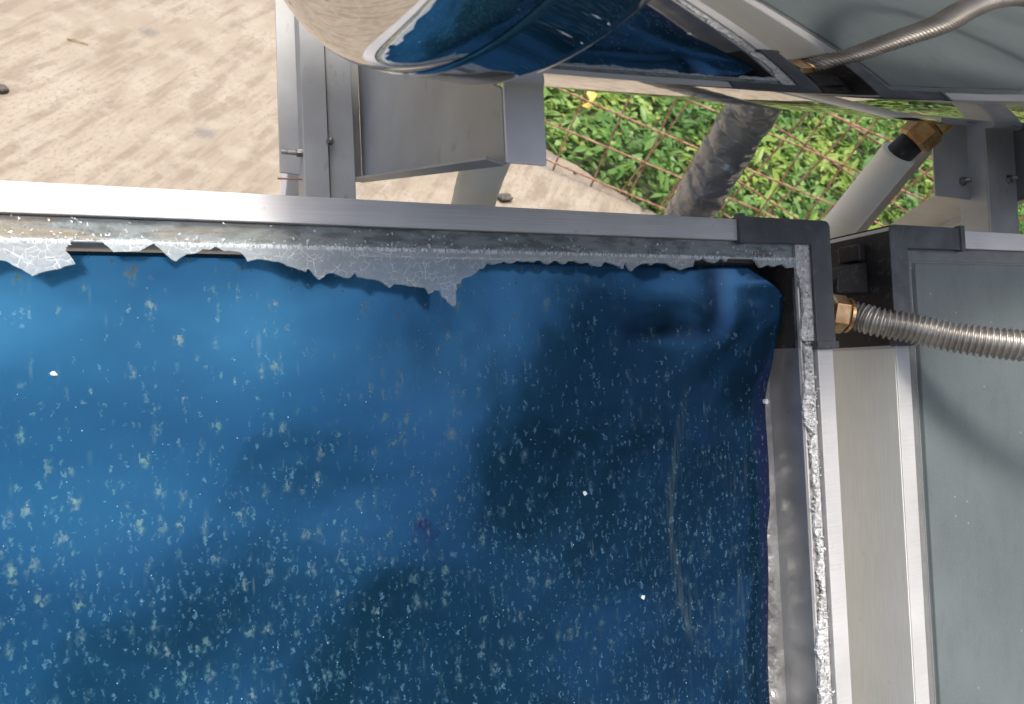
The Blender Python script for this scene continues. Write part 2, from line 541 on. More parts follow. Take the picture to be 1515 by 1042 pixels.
class G:
    """collects geometry"""
    def __init__(s):
        s.v, s.f = [], []

    def add(s, v, f):
        k = len(s.v)
        s.v += [tuple(x) for x in v]
        s.f += [tuple(i+k for i in q) for q in f]
        return s

    def box(s, a, b):
        x0, y0, z0 = a
        x1, y1, z1 = b
        return s.add([(x0, y0, z0), (x1, y0, z0), (x1, y1, z0), (x0, y1, z0), (x0, y0, z1), (x1, y0, z1), (x1, y1, z1), (x0, y1, z1)],
                     [(0, 3, 2, 1), (4, 5, 6, 7), (0, 1, 5, 4), (1, 2, 6, 5), (2, 3, 7, 6), (3, 0, 4, 7)])

    def slab(s, quad, off):
        """quad of 4 points thickened by vector off"""
        q = [Vector(p) for p in quad]
        off = Vector(off)
        return s.add(q+[p+off for p in q], [(3, 2, 1, 0), (4, 5, 6, 7), (0, 1, 5, 4), (1, 2, 6, 5), (2, 3, 7, 6), (3, 0, 4, 7)])

    def prism(s, poly, off):
        n = len(poly)
        q = [Vector(p) for p in poly]
        off = Vector(off)
        return s.add(q+[p+off for p in q], [tuple(range(n))[::-1], tuple(range(n, 2*n))]+[(i, (i+1) % n, n+(i+1) % n, n+i) for i in range(n)])

    def tube(s, path, rad, seg=16, cap=True, ph=0.0, win=1):
        path = [Vector(p) for p in path]
        n = len(path)
        if not hasattr(rad, '__len__'):
            rad = [rad]*n
        t0 = (path[1]-path[0]).normalized()
        up = t0.orthogonal().normalized()
        V = []
        for i, p in enumerate(path):
            t = (path[min(i+win, n-1)]-path[max(i-win, 0)]).normalized()
            up = (up-t*up.dot(t)).normalized()
            sd = t.cross(up)
            for k in range(seg):
                a = 2*math.pi*k/seg+ph
                V.append(p+(up*math.cos(a)+sd*math.sin(a))*rad[i])
        F = []
        for i in range(n-1):
            for k in range(seg):
                F.append((i*seg+k, i*seg+(k+1) % seg, (i+1)*seg+(k+1) % seg, (i+1)*seg+k))
        if cap:
            F.append(tuple(range(seg))[::-1])
            F.append(tuple((n-1)*seg+k for k in range(seg)))
        return s.add(V, F)

    def sweep_rect(s, prof, u0, u1, v0, v1):
        """profile (inset, n) swept round a rectangle"""
        n = len(prof)
        V = []
        for (cu, cv, su, sv) in ((u0, v0, 1, 1), (u1, v0, -1, 1), (u1, v1, -1, -1), (u0, v1, 1, -1)):
            for (i, h) in prof:
                V.append((cu+su*i, cv+sv*i, h))
        F = []
        for k in range(4):
            for j in range(n):
                a, b = k*n+j, k*n+(j+1) % n
                c, d = ((k+1) % 4)*n+(j+1) % n, ((k+1) % 4)*n+j
                F.append((a, d, c, b))
        return s.add(V, F)

    def obj(s, name, mat, parent=None, **kw):
        return mesh(name, s.v, s.f, mat, parent, **kw)


def smoothpath(pts, n):
    """Catmull-Rom through pts"""
    pts = [Vector(p) for p in pts]
    ext = [pts[0]*2-pts[1]]+pts+[pts[-1]*2-pts[-2]]
    out = []
    for i in range(1, len(ext)-2):
        for k in range(n):
            t = k/n
            a, b, c, d = ext[i-1:i+3]
            out.append(0.5*((2*b)+(c-a)*t+(2*a-5*b+4*c-d)*t*t+(3*b-3*c+d-a)*t**3))
    out.append(pts[-1])
    return out


def resample(path, step):
    out = [path[0]]
    acc = 0
    for a, b in zip(path, path[1:]):
        L = (b-a).length
        d = step-acc
        while d <= L:
            out.append(a.lerp(b, d/L))
            d += step
        acc = L-(d-step)
    return out


# ---- ground
def sheet(name, pts, z0, z1, mat):
    g = G().prism([(x, y, z0) for x, y in pts], (0, 0, z1-z0))
    return g.obj(name, mat, space='W', origin=(0, 0, 0))


g = G().add([(-80, -80, -.06), (80, -80, -.06), (80, 80, -.06), (-80, 80, -.06)], [(0, 1, 2, 3)])
props(g.obj('ground', M['soil'], space='W', origin=(0, 0, 0)), kind='structure')
# edge of the concrete: wavering diagonal
rr = random.Random(3)
edge = []
A, B = Vector((0.969, 2.267, 0)), Vector((1.389, 1.842, 0))
dirE = (B-A).normalized()
nE = Vector((-dirE.y, dirE.x, 0))
for i in range(-24, 200):
    s_ = i*0.03
    w_ = 0.010*math.sin(s_*9)+0.006*math.sin(s_*31+1)+rr.uniform(-.006, .006)
    q = A+dirE*s_+nE*w_
    edge.append((q.x, q.y))
pts = [(0.30, 9), (0.36, 4)]+edge+[(6, -12), (-14, -12), (-14, 9)]
slab = sheet('concrete_paving', pts[::-1], -0.10, 0.0, M['concrete'])
props(slab, kind='structure')

# ---- weeds beyond the concrete
def inside_weeds(x, y):
    e = (x-A.x)*nE.x+(y-A.y)*nE.y
    if y > 2.75:
        return x > 0.36-(y-4)*.01+.02 and x > A.x-0.45
    return e > 0.015


V, F = [], []
nleaf = 0
wr = random.Random(11)
while nleaf < 30000:
    x = wr.uniform(0.5, 6.2)
    y = wr.uniform(1.0, 4.6)
    if not inside_weeds(x, y) or y < 1.6-0.0*x:
        if not (y > 1.0 and x > 2.0 and inside_weeds(x, y)):
            continue
    h = 0.02+0.13*wr.random()**1.2*(0.55+0.45*math.sin(x*5.1+1)*math.sin(y*6.3))
    kind_ = wr.random()
    if kind_ < 0.70:
        L, W_ = wr.uniform(.020, .044), wr.uniform(.018, .038)
    elif kind_ < 0.9:
        L, W_ = wr.uniform(.07, .14), wr.uniform(.025, .045)
    else:
        L, W_ = wr.uniform(.07, .14), wr.uniform(.004, .007)
    a = wr.uniform(0, 2*math.pi)
    el = wr.uniform(-0.3, 0.9)
    d = Vector((math.cos(a)*math.cos(el), math.sin(a)*math.cos(el), math.sin(el)))
    sd = Vector((-math.sin(a), math.cos(a), wr.uniform(-.5, .5))).normalized()*W_*0.5
    up = d.cross(sd).normalized()
    b0 = Vector((x, y, -0.05+h))
    k = len(V)
    V += [b0, b0+d*L*.35+sd+up*L*.06, b0+d*L*.75+sd*.75-up*L*.02, b0+d*L-up*L*.10, b0+d*L*.75-sd*.75-up*L*.02, b0+d*L*.35-sd+up*L*.06, b0+d*L*.5-up*L*.03]
    F += [(k, k+1, k+6), (k+1, k+2, k+6), (k+2, k+3, k+6), (k+3, k+4, k+6), (k+4, k+5, k+6), (k+5, k, k+6)]
    nleaf += 1
props(mesh('weeds', V, F, M['weed'], space='W', origin=(2, 2.5, 0)), 'low green weeds growing beyond the edge of the concrete', 'weeds', kind='stuff')

# yellow dead leaf lying on the weeds, holed
lc = Vector((1.315, 2.545, 0.10))
prof = [(-.005, .070), (.018, .075), (.030, .060), (.026, .025), (.020, -.005), (.012, -.035), (-.006, -.066), (-.022, -.078), (-.036, -.060), (-.026, -.035), (-.010, -.020), (.000, .000), (-.012, .014), (-.030, .030), (-.026, .052)]
ax1 = Vector((0.92, -.38, 0.0))
ax2 = Vector((0.42, 0.88, 0.1))
g = G().prism([lc+ax1*a+ax2*b+Vector((0, 0, .012*math.sin(b*40))) for a, b in prof], (0, 0, .0012))
props(g.obj('dry_leaf', M['yellow'], space='W'), 'curled yellow dead leaf lying on the green weeds beside the fence', 'leaf')
g = G().tube([(-.938, 2.692, .006), (-.915, 2.684, .012), (-.893, 2.678, .008), (-.868, 2.668, .006)], [.0035, .003, .003, .002], 8)
props(g.obj('twig', M['twig'], space='W', smooth=True), 'short dry yellowish twig lying on the pale concrete', 'twig')


def rock(name, c, r, mat, label, cat, group=None, sq=(1, 1, .6), seed=1):
    q = random.Random(seed)
    vs, fs = [], []
    n, mrow = 9, 6
    for i in range(mrow+1):
        for k in range(n):
            th, ph = math.pi*i/mrow, 2*math.pi*k/n
            rad = r*(1+q.uniform(-.22, .22))
            vs.append((c[0]+rad*sq[0]*math.sin(th)*math.cos(ph), c[1]+rad*sq[1]*math.sin(th)*math.sin(ph), c[2]+rad*sq[2]*math.cos(th)))
    for i in range(mrow):
        for k in range(n):
            fs.append((i*n+k, i*n+(k+1) % n, (i+1)*n+(k+1) % n, (i+1)*n+k))
    return props(mesh(name, vs, fs, mat, space='W', smooth=True), label, cat, group)


rock('pebble', (-1.115, 2.30, .012), .022, M['stone'], 'dark pebble on the sunlit concrete at the left', 'pebble', seed=2)
rock('pebble', (0.675, 1.850, .014), .026, M['stone'], 'dark pebble on the concrete beside the white leg pipe', 'pebble', sq=(1.3, .8, .6), seed=5)
rock('pebble', (1.091, 2.070, .006), .010, M['stone'], 'tiny dark pebble on the edge of the concrete under the rusty mesh', 'pebble', seed=9)

# ---- rusty mesh fence
fa = Vector((0.98663, 2.07839, 0))
fh = Vector((math.cos(R_(-32)), math.sin(R_(-32)), 0))


def wire_path(s0, z0, s1, z1, off, q, n=14):
    fn = Vector((-fh.y, fh.x, 0))
    out = []
    a1, a2 = q.uniform(0, 6), q.uniform(0, 6)
    for i in range(n+1):
        t = i/n
        s_, z_ = s0+(s1-s0)*t, z0+(z1-z0)*t
        wob = .004*math.sin(7*t+a1)
        p_ = fa+fh*s_+fn*(off+.004*math.sin(5*t+a2))+Vector((0, 0, z_))
        out.append(p_+(Vector((0, 0, wob)) if abs(s1-s0) > abs(z1-z0) else fh*wob))
    return out


def fence(name, cols, rows, tilt, s_rng, z_rng, off, label):
    q = random.Random(len(cols)*7+len(rows))
    root = thing(name, fa+fh*s_rng[0], label, 'wire fence', 'rusty mesh fence panels')
    hz, vt = G(), G()
    tn = math.tan(tilt)
    for z_ in rows:
        hz.tube(wire_path(s_rng[0], z_+tn*(s_rng[0]-0.9), s_rng[1], z_+tn*(s_rng[1]-0.9), off, q, 24), 0.0044, 6)
    for s_ in cols:
        vt.tube(wire_path(s_-tn*(z_rng[0]-.4), z_rng[0], s_-tn*(z_rng[1]-.4), z_rng[1], off+.007, q), 0.0044, 6)
    hz.obj('horizontal_wires', M['rust'], root, space='W', smooth=True)
    vt.obj('vertical_wires', M['rust'], root, space='W', smooth=True)
    return root


cols = [-.70, -.525, -.35, -.175, 0.0, .178, .352, .53, .715, .897, 1.078, 1.26, 1.44, 1.62, 1.80, 1.98, 2.16, 2.34]
fence('mesh_fence', cols, [.045, .207, .370, .535, .70, .86, 1.02], 0, (-.75, 2.4), (-.03, 1.05), 0.0, 'upright rusty square mesh panel standing in the weeds at the concrete edge')
fence('mesh_fence', [.385, .565, .80, .975, 1.17, 1.34, 1.52], [.10, .265, .541, .70], R_(-9.3), (.62, 1.9), (-.03, .85), 0.03, 'second rusty mesh panel, leaning askew against the upright one')

# ---- collectors
def collector(name, u0, u1, label, corner_side):
    L = -2.02
    root = thing(name, P(u0 if corner_side < 0 else u1, 0, 0), label, 'solar collector', 'flat plate solar collectors side by side', sloped=True)
    prof = [(0, -.085), (0, 0), (.0185, 0), (.0185, -.0078), (.0322, -.0078), (.0322, -.0046), (.0340, -.0046), (.0340, -.050), (.0340, -.085)]
    G().sweep_rect(prof, u0, u1, L, 0).obj('frame', M['alu'], root, bevel=.0007)
    # outer lip line under the flange on the long side
    return root


def corner_cap(root, cu, sgn):
    """L shaped plastic cap; sgn -1: collector lies to the left of cu, +1: to the right"""
    top, t = .0022, .0016
    w_, Lu, Lv = .0205, .104, .115
    o = .0022
    poly = [(cu-sgn*o, o), (cu+sgn*Lu, o), (cu+sgn*Lu, -w_), (cu+sgn*(w_+.001), -w_), (cu+sgn*(w_+.001), -w_-.0), (cu+sgn*(w_+.0005), -Lv), (cu-sgn*o, -Lv)]
    # rounded outer corner
    rad = .006
    arc = []
    for k in range(5):
        a = math.pi/2*k/4
        arc.append((cu-sgn*o+sgn*rad*(1-math.sin(a)), o-rad*(1-math.cos(a))))
    arc = arc[::-1]
    poly = arc+poly[1:4]+poly[5:]
    g = G().prism([(a, b, .0002) for a, b in poly], (0, 0, top))
    cap = g.obj('corner_cap', M['cap'], root, bevel=.0009)
    g = G()
    g.box((min(cu-sgn*o, cu-sgn*.0003), -Lv, -.087), (max(cu-sgn*o, cu-sgn*.0003), -.004, 0.0))
    ua, ub = sorted((cu+sgn*.003, cu+sgn*Lu))
    g.box((ua, .0003, -.087), (ub, o, 0.0))
    g.obj('side_skirt', M['black'], cap)
    # raised clip ridges at both leg ends
    ua, ub = sorted((cu+sgn*(Lu-.0055), cu+sgn*Lu+sgn*.0008))
    G().box((ua, -w_-.0012, -.004), (ub, o+.0025, top+.0022)).obj('clip_ridge', M['cap'], cap, bevel=.0012)
    ua, ub = sorted((cu-sgn*(o+.0018), cu+sgn*(w_+.002)))
    G().box((ua, -Lv-.001, -.004), (ub, -Lv+.0060, top+.0022)).obj('clip_ridge', M['cap'], cap, bevel=.0012)
    return cap


# broken collector (u from -1.05 to 0)
c1 = collector('solar_collector', -1.05, 0.0, 'blue solar collector with its glass smashed out, jagged shards left along the frame', 1)
corner_cap(c1, 0.0, -1)
G().sweep_rect([(.0189, -.0077), (.0189, -.0052), (.0318, -.0052), (.0318, -.0077)], -1.05, 0, -2.02, 0).obj('gasket', M['seal'], c1)
# black inside walls and floor of the corner piece
g = G()
g.box((-.0372, -.1135, -.052), (-.0344, -.0345, -.0078))
g.box((-.150, -.0372, -.052), (-.0375, -.0344, -.0078))
g.box((-.150, -.1135, -.0535), (-.0372, -.0372, -.0505))
g.obj('inner_corner', M['black'], c1)
g = G()
g.box((-.0368, -1.98, -.0498), (-.0343, -.1140, -.0052))
g.obj('inner_wall', M['inner'], c1)
# crinkled foil lining between the absorber and the wall
V, F = [], []
nu, nv = 26, 420
fr = random.Random(5)
for j in range(nv):
    v_ = -.1145-j*0.0030
    for i in range(nu):
        u_ = -.098+i*(.0614/(nu-1))
        h_ = .0022*math.sin(v_*160+math.sin(u_*90)*1.3)*math.sin(v_*47+1)+.0012*math.sin(v_*390+u_*420)+fr.uniform(-.0009, .0009)
        h_ *= 1.15
        h_ *= min(1, max(0, (-u_-.042)/.012))*min(1, max(0.25, (-v_-.19)/.05))
        V.append((u_, v_, -.0435+h_))
for j in range(nv-1):
    for i in range(nu-1):
        k = j*nu+i
        F.append((k, k+nu, k+nu+1, k+1))
mesh('foil_lining', V, F, M['foil'], c1, smooth=False)
# absorber sheet with wavering edge, cut corner and buckles
redge = [0, 0, (-.0643, -.0395), (-.0855, -.0430), (-.116, -.0500), (-.1596, -.0530), (-.2159, -.0535), (-.2532, -.0541), (-.2894, -.0600), (-.3512, -.0615), (-.4372, -.0650), (-.60, -.066), (-1.0, -.060), (-1.99, -.060)]


def right_edge(v_):
    if v_ > -.0398:
        return -.079
    if v_ > -.0643:
        t = (v_+.0398)/(-.0643+.0398)
        return -.079+(t**.95)*(.079-.0395)
    tab = redge[2:]
    for (va, ua), (vb, ub) in zip(tab, tab[1:]):
        if v_ >= vb:
            t = (v_-va)/(vb-va)
            t = t*t*(3-2*t)
            return ua+(ub-ua)*t
    return tab[-1][1]


vs_ = [-.0352-i*.0030 for i in range(9)]
while vs_[-1] > -.52:
    vs_.append(vs_[-1]-.004)
while vs_[-1] > -1.98:
    vs_.append(vs_[-1]-.03)
nu = 210


def buckle(u_, v_):
    z_ = .0011*math.sin(u_*21+v_*17+.5)+.0008*math.sin(u_*34-v_*27+2)+.0006*math.sin(v_*52+u_*8)
    # bulge framed by the painted hooked shade, and the lifted cut corner
    z_ += .0012*math.exp(-((u_+.165)/.035)**2-((v_+.068)/.014)**2)
    z_ -= .0016*math.exp(-((u_+.114)/.014)**2-((v_+.066)/.035)**2)
    z_ -= .0011*math.exp(-((u_+.150)/.045)**2-((v_+.096)/.009)**2)
    z_ += .0017*math.exp(-((u_+.060)/.030)**2-((v_+.055)/.009)**2)
    su, sv = min(1, max(0, (u_+.185)/.135)), min(1, max(0, (v_+.185)/.115))
    z_ += .0145*su*su*(3-2*su)*sv*sv*(3-2*sv)
    # edge rolls down towards the right
    e = right_edge(v_)
    z_ -= .0035*max(0, 1-(e-u_)/.03)**2*min(1, max(0, (-v_-.13)/.03))
    return z_


V, F = [], []
for v_ in vs_:
    e = right_edge(v_)
    for i in range(nu):
        t = i/(nu-1)
        u_ = -1.012+(e+1.012)*(1-(1-t)**1.25)
        V.append((u_, v_, -.0300+buckle(u_, v_)))
for j in range(len(vs_)-1):
    for i in range(nu-1):
        k = j*nu+i
        F.append((k, k+nu, k+nu+1, k+1))
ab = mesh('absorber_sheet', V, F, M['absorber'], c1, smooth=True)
so = ab.modifiers.new('thickness', 'SOLIDIFY')
so.thickness = .0005
so.offset = -1
# broken glass left in the frame: outline in millimetres
GL = [
    (-646.8, -44.1), (-641.2, -45.6), (-636.5, -47.2), (-630.9, -50.6), (-625.2, -54.8), (-619.3, -52.1), (-603.3, -47.3), (-604.7, -44.4),
    (-607.6, -40.3), (-608.1, -39.8), (-607.6, -37.4), (-604.7, -32.8), (-589.1, -33.3), (-587.1, -35.7), (-583.6, -38.6), (-577.2, -36.1),
    (-571.8, -34.7), (-570.2, -32.5), (-562.1, -32.5), (-560.0, -35.0), (-554.7, -40.3), (-548.7, -44.8), (-546.4, -42.6), (-542.4, -40.1),
    (-535.6, -38.7), (-533.2, -36.8), (-528.7, -37.0), (-525.7, -34.9), (-520.6, -37.7), (-511.2, -38.1), (-509.4, -39.3), (-506.6, -44.1),
    (-500.6, -42.5), (-493.3, -43.1), (-487.2, -43.9), (-478.6, -47.3), (-469.9, -50.4), (-468.3, -47.9), (-464.9, -52.1), (-461.2, -55.7),
    (-457.9, -53.3), (-453.5, -50.9), (-448.0, -52.6), (-441.5, -54.5), (-439.4, -53.1), (-437.3, -50.4), (-435.5, -53.8), (-429.4, -54.7),
    (-421.3, -55.7), (-418.6, -56.8), (-413.2, -61.1), (-410.3, -58.3), (-399.1, -59.7), (-387.7, -60.7), (-384.9, -65.2), (-380.5, -62.4),
    (-376.8, -62.7), (-374.8, -67.3), (-366.9, -74.4), (-365.4, -73.7), (-364.0, -58.1), (-360.5, -57.8), (-360.1, -55.2), (-350.0, -50.8),
    (-345.2, -46.7), (-342.1, -46.4), (-338.8, -42.0), (-335.7, -43.1), (-327.8, -42.1), (-325.3, -40.6), (-321.4, -42.3), (-314.9, -40.4),
    (-316.6, -40.1), (-305.2, -40.2), (-300.3, -41.0), (-295.3, -39.0), (-292.1, -41.6), (-287.9, -42.2), (-282.7, -39.2), (-280.2, -39.5),
    (-275.2, -42.1), (-266.4, -37.4), (-263.1, -40.4), (-258.8, -41.4), (-252.6, -40.2), (-250.1, -42.8), (-241.2, -43.1), (-237.4, -39.4),
    (-224.0, -43.1), (-221.3, -44.7), (-219.1, -39.1), (-216.6, -43.0), (-213.1, -46.6), (-205.3, -41.3), (-197.6, -39.5), (-193.9, -41.4),
    (-188.1, -39.4), (-178.4, -39.5), (-174.6, -41.6), (-165.0, -45.0), (-151.8, -42.0), (-149.4, -35.7), (-144.3, -36.6), (-141.1, -33.6),
    (-136.2, -37.6), (-130.1, -38.9), (-121.4, -34.0), (-117.4, -37.3), (-112.9, -32.1), (-102.2, -32.8), (-86.9, -32.4), (-82.8, -36.7),
    (-78.7, -41.8), (-69.6, -39.1), (-63.0, -40.7), (-54.8, -37.9), (-48.2, -41.4), (-37.7, -40.7), (-37.0, -47.4), (-33.8, -50.9),
    (-35.3, -56.3), (-32.2, -60.7), (-30.6, -65.1), (-31.8, -72.3), (-31.0, -77.6), (-32.7, -84.7), (-34.5, -93.5), (-36.3, -102.4),
    (-33.2, -107.7), (-32.4, -113.1), (-34.3, -150.2), (-37.9, -164.2), (-34.9, -184.2), (-27.2, -193.3), (-32.2, -198.6), (-29.7, -227.1),
    (-29.1, -249.8), (-32.2, -277.6), (-28.2, -300.7), (-31.3, -317.1), (-26.9, -334.6), (-32.7, -361.7), (-37.7, -388.7), (-32.2, -395.3),
    (-36.5, -414.0), (-36.1, -434.0),
]
GLtop = [p for p in GL if p[1] > -115.5]
k0 = len(GLtop)
for i, p in enumerate(GL):
    if p[0] > -36 and p[1] < -110:
        k0 = i
        break
shard = GL[:k0]
q = random.Random(4)
lower = [(-1015, -60), (-980, -42), (-940, -66), (-900, -40), (-860, -38), (-820, -58), (-780, -41), (-740, -50), (-700, -40), (-672, -52)]+shard


def jag(pts, amp, step):
    """adds small fracture teeth along a polyline"""
    out = []
    for a, b in zip(pts, pts[1:]):
        L = math.hypot(b[0]-a[0], b[1]-a[1])
        n = max(1, int(L/step))
        for k in range(n):
            t = k/n
            out.append((a[0]+(b[0]-a[0])*t+(q.uniform(-amp, amp) if k else 0), a[1]+(b[1]-a[1])*t+(q.uniform(-amp, amp) if k else 0)))
    out.append(pts[-1])
    return out


lower = jag(lower, .55, 2.4)
top_edge = [(-20.5, -113), (-20.5, -20.0), (-1015, -20.0)]


def strip_mesh(low, outer, z0, z1):
    """column strip between a jagged lower outline and a straight outer edge, with thickness"""
    V, F = [], []
    n = len(low)
    for (a, b), (c, d) in zip(low, outer):
        V += [(a/1000, b/1000, z1), (c/1000, d/1000, z1), (a/1000, b/1000, z0), (c/1000, d/1000, z0)]
    for i in range(n-1):
        k, m_ = i*4, (i+1)*4
        F += [(k, m_, m_+1, k+1), (k+2, k+3, m_+3, m_+2), (k, k+2, m_+2, m_), (k+1, m_+1, m_+3, k+3)]
    return V, F


ia = next(i for i, p in enumerate(lower) if p[0] > -38.5)
poly = [(-1015, -20.0)]+lower[:ia+1]+[(-38.0, -20.0)]
gl = G().prism([(a/1000, c/1000, -.0044) for a, c in poly], (0, 0, .0028)).obj('glass_remnant', M['glass'], c1)
gl['label'] = 'jagged crackled glass along the top edge'
poly = [(-38.0, -20.0), lower[ia]]+lower[ia+1:]+[(-20.3, lower[-1][1]), (-20.3, -20.0)]
G().prism([(a/1000, c/1000, -.0044) for a, c in poly], (0, 0, .0028)).obj('glass_remnant', M['crumb'], c1)
# crumbled glass in the right hand channel
rest = [p for p in GL[k0:]]+[(-33, -470), (-35, -560), (-31, -700), (-34, -900), (-32, -1200), (-33, -1960)]
rest = jag(rest, .9, 2.4)
V, F = strip_mesh(rest, [(-22.8, b) for a, b in rest], -.0046, -.0022)
V = [(a, b, n_+(q.uniform(-.0009, .0012) if a > -.0400 and a < -.024 else 0)) for a, b, n_ in V]
mesh('glass_remnant', V, F, M['crumb'], c1)
# heaps of loose crumbs in the channel
g = G()
for i in range(900):
    v_ = -.052-q.random()**1.2*.50
    u_ = -.0275+q.gauss(0, .0024)-.003*math.sin(v_*90)*.6
    r = q.uniform(.0008, .0022)
    c0 = Vector((u_, v_, -.0022+q.uniform(-.001, .0012)))
    vv = [c0+Vector((q.uniform(-1, 1), q.uniform(-1, 1), q.uniform(-.8, .8)))*r for _ in range(5)]
    g.add(vv, [(0, 1, 2), (0, 2, 3), (0, 3, 4), (1, 3, 2), (1, 4, 3), (0, 4, 1)])
for i in range(420):
    u_ = -.045-q.random()*.62
    v_ = -.0305+q.gauss(0, .0016) if q.random() < .45 else -.0200-q.random()*.012
    r = q.uniform(.0003, .0011)
    c0 = Vector((u_, v_, -.0012))
    vv = [c0+Vector((q.uniform(-1, 1)*1.6, q.uniform(-1, 1)*1.6, q.uniform(-.3, .5)))*r for _ in range(4)]
    g.add(vv, [(0, 1, 2), (0, 2, 3), (0, 3, 1), (1, 3, 2)])
o = g.obj('glass_crumbs', M['crumb'], c1)
o['kind'] = 'stuff'
# a folded loose sliver near the left
g = G().prism([(-.584, -.0305, -.0012), (-.566, -.0300, .0002), (-.561, -.0345, .0006), (-.569, -.0395, .0004), (-.583, -.0400, -.001), (-.587, -.0355, -.0014)], (0, 0, .0012))
g.obj('glass_remnant', M['glass'], c1)


def chip(u_, v_, r, seed, label):
    qq = random.Random(seed)
    vv = []
    n = 6
    c0 = Vector((u_, v_, -.0295+buckle(u_, v_)+.0005))
    for k in range(n):
        a = 2*math.pi*k/n+qq.uniform(-.3, .3)
        vv.append(c0+Vector((math.cos(a), math.sin(a), 0))*r*qq.uniform(.7, 1.2))
    vv += [v+Vector((qq.uniform(-.3, .3)*r, qq.uniform(-.3, .3)*r, r*qq.uniform(.7, 1.2))) for v in vv]
    fs = [tuple(range(n))[::-1], tuple(range(n, 2*n))]+[(i, (i+1) % n, n+(i+1) % n, n+i) for i in range(n)]
    o = mesh('glass_chip', [tuple(v) for v in vv], fs, M['chip'], None, sloped=True, origin=P(u_, v_, -.0290+buckle(u_, v_)))
    props(o, label, 'glass chip', 'glass chips on the collector')


chip(-.6199, -.1116, .0019, 1, 'loose glass chip on the bright blue left end of the absorber sheet')
chip(-.2003, -.3180, .0019, 4, 'pale glass chip on the dark blue sheet left of the curved wipe mark')
chip(-.2506, -.2256, .0017, 5, 'small brownish glass chip on the middle of the blue sheet')
for (u_, v_, n_, r, sd_, lb) in ((-.0235, -.0872, -.0500, .0042, 2, 'glass chip in the black corner of the box beside the cut sheet corner'), (-.0535, -.1620, -.030, .0028, 3, 'glass chip at the right edge of the blue sheet above the metal lining')):
    qq = random.Random(sd_)
    uu, vv_ = (-.0405, -.0860) if sd_ == 2 else (u_+.0035, v_)
    nn_ = -.0500 if sd_ == 2 else -.0430
    if sd_ == 3:
        uu, nn_ = -.0560, -.0315
    base = [Vector((uu+r*math.cos(a)*qq.uniform(.7, 1.1), vv_+r*math.sin(a)*qq.uniform(.7, 1.1), nn_+.0005)) for a in [k*math.pi/3 for k in range(6)]]
    g = G().prism([tuple(x) for x in base], (0.0004, -.0003, r))
    props(g.obj('glass_chip', M['chip'], None, sloped=True, origin=P(uu, vv_, nn_)), lb, 'glass chip', 'glass chips on the collector')

# intact collector to the right
U2 = .0826
c2 = collector('solar_collector', U2, U2+1.05, 'intact solar collector at the right with grey patterned glass', -1)
corner_cap(c2, U2, 1)
G().sweep_rect([(.0189, -.0077), (.0189, -.0052), (.0318, -.0052), (.0318, -.0077)], U2, U2+1.05, -2.02, 0).obj('gasket', M['seal2'], c2)
G().box((U2+.0190, -2.0, -.0044), (U2+1.03, -.0190, -.0012)).obj('glass_pane', M['frosted'], c2)
G().box((U2+.036, -1.98, -.032), (U2+1.01, -.036, -.030)).obj('absorber_sheet', M['absorber'], c2)
# side wall facing the gap, stepped under the flange
g = G()
g.box((U2-.0012, -2.02, -.084), (U2-.0002, -.118, -.0012))
g.obj('side_wall', M['side'], c2)
# black pipe stub plug between the collectors
g = G()
g.prism([(.0802, -.030, -.055), (.0460, -.036, -.055), (.0380, -.048, -.055), (.0370, -.062, -.055), (.0802, -.062, -.055)], (0, 0, .030))
g.box((.0700, -.0290, -.052), (.0802, -.0120, -.026))
g.obj('rubber_plug', M['black'], c2, bevel=.002)

# ---- flexible hose
root = thing('flexible_hose', P(.02, -.083, -.022), 'ribbed stainless flexible hose with a brass nut, crossing over the intact collector', 'hose', sloped=True)
ctrl = [(.043, -.0835, -.0185), (.0505, -.0865, -.0115), (0.0575, -0.0927, 0.0030), (0.0784, -0.1002, 0.0220), (0.0967, -0.1088, 0.0420), (0.1136, -0.1152, 0.0620), (0.1381, -0.1213, 0.0850), (0.1763, -0.1284, 0.1100), (.2300, -.1440, .133), (.3000, -.1550, .150), (.3700, -.1500, .155), (.4300, -.1100, .148), (.4650, -.0300, .130), (.4750, .0700, .110)]
path = resample(smoothpath(ctrl, 30), .0050/10)
rad = [.0112+.0032*(0.5+0.5*math.cos(2*math.pi*i/10))**1.1 for i in range(len(path))]
G().tube([tuple(p) for p in path], rad, 28, win=14).obj('hose', M['steel'], root, smooth=True)
ax = (Vector(ctrl[1])-Vector((.020, -.0805, -.0240))).normalized()
n0 = Vector((.0215, -.0808, -.0238))
g = G()
g.tube([n0-ax*.028, n0-ax*.004], [.0135, .0135], 24)
g.tube([n0, n0+ax*.0015, n0+ax*.0150, n0+ax*.0175], [.0165, .0188, .0188, .0160], 6, ph=.35)
g.obj('brass_nut', M['brass'], root, bevel=.0008)
g = G().tube([n0+ax*.0172, n0+ax*.0200, n0+ax*.0215], [.0165, .0168, .0150], 32)
g.obj('brass_collar', M['brass'], root, smooth=False)

# ---- hot water tank
ta = Vector((1, .1111, -.1936)).normalized()
tp = Vector((0, .2498, .1870))
TR = .2091
te1 = ta.cross(Vector((0, 0, 1))).normalized()
te2 = ta.cross(te1)


def lathe(g, prof, seg=160):
    V, F = [], []
    for s_, r in prof:
        for k in range(seg):
            a = 2*math.pi*k/seg
            V.append(tp+ta*s_+(te1*math.cos(a)+te2*math.sin(a))*r)
    for i in range(len(prof)-1):
        for k in range(seg):
            F.append((i*seg+k, i*seg+(k+1) % seg, (i+1)*seg+(k+1) % seg, (i+1)*seg+k))
    g.add(V, F)
    return g


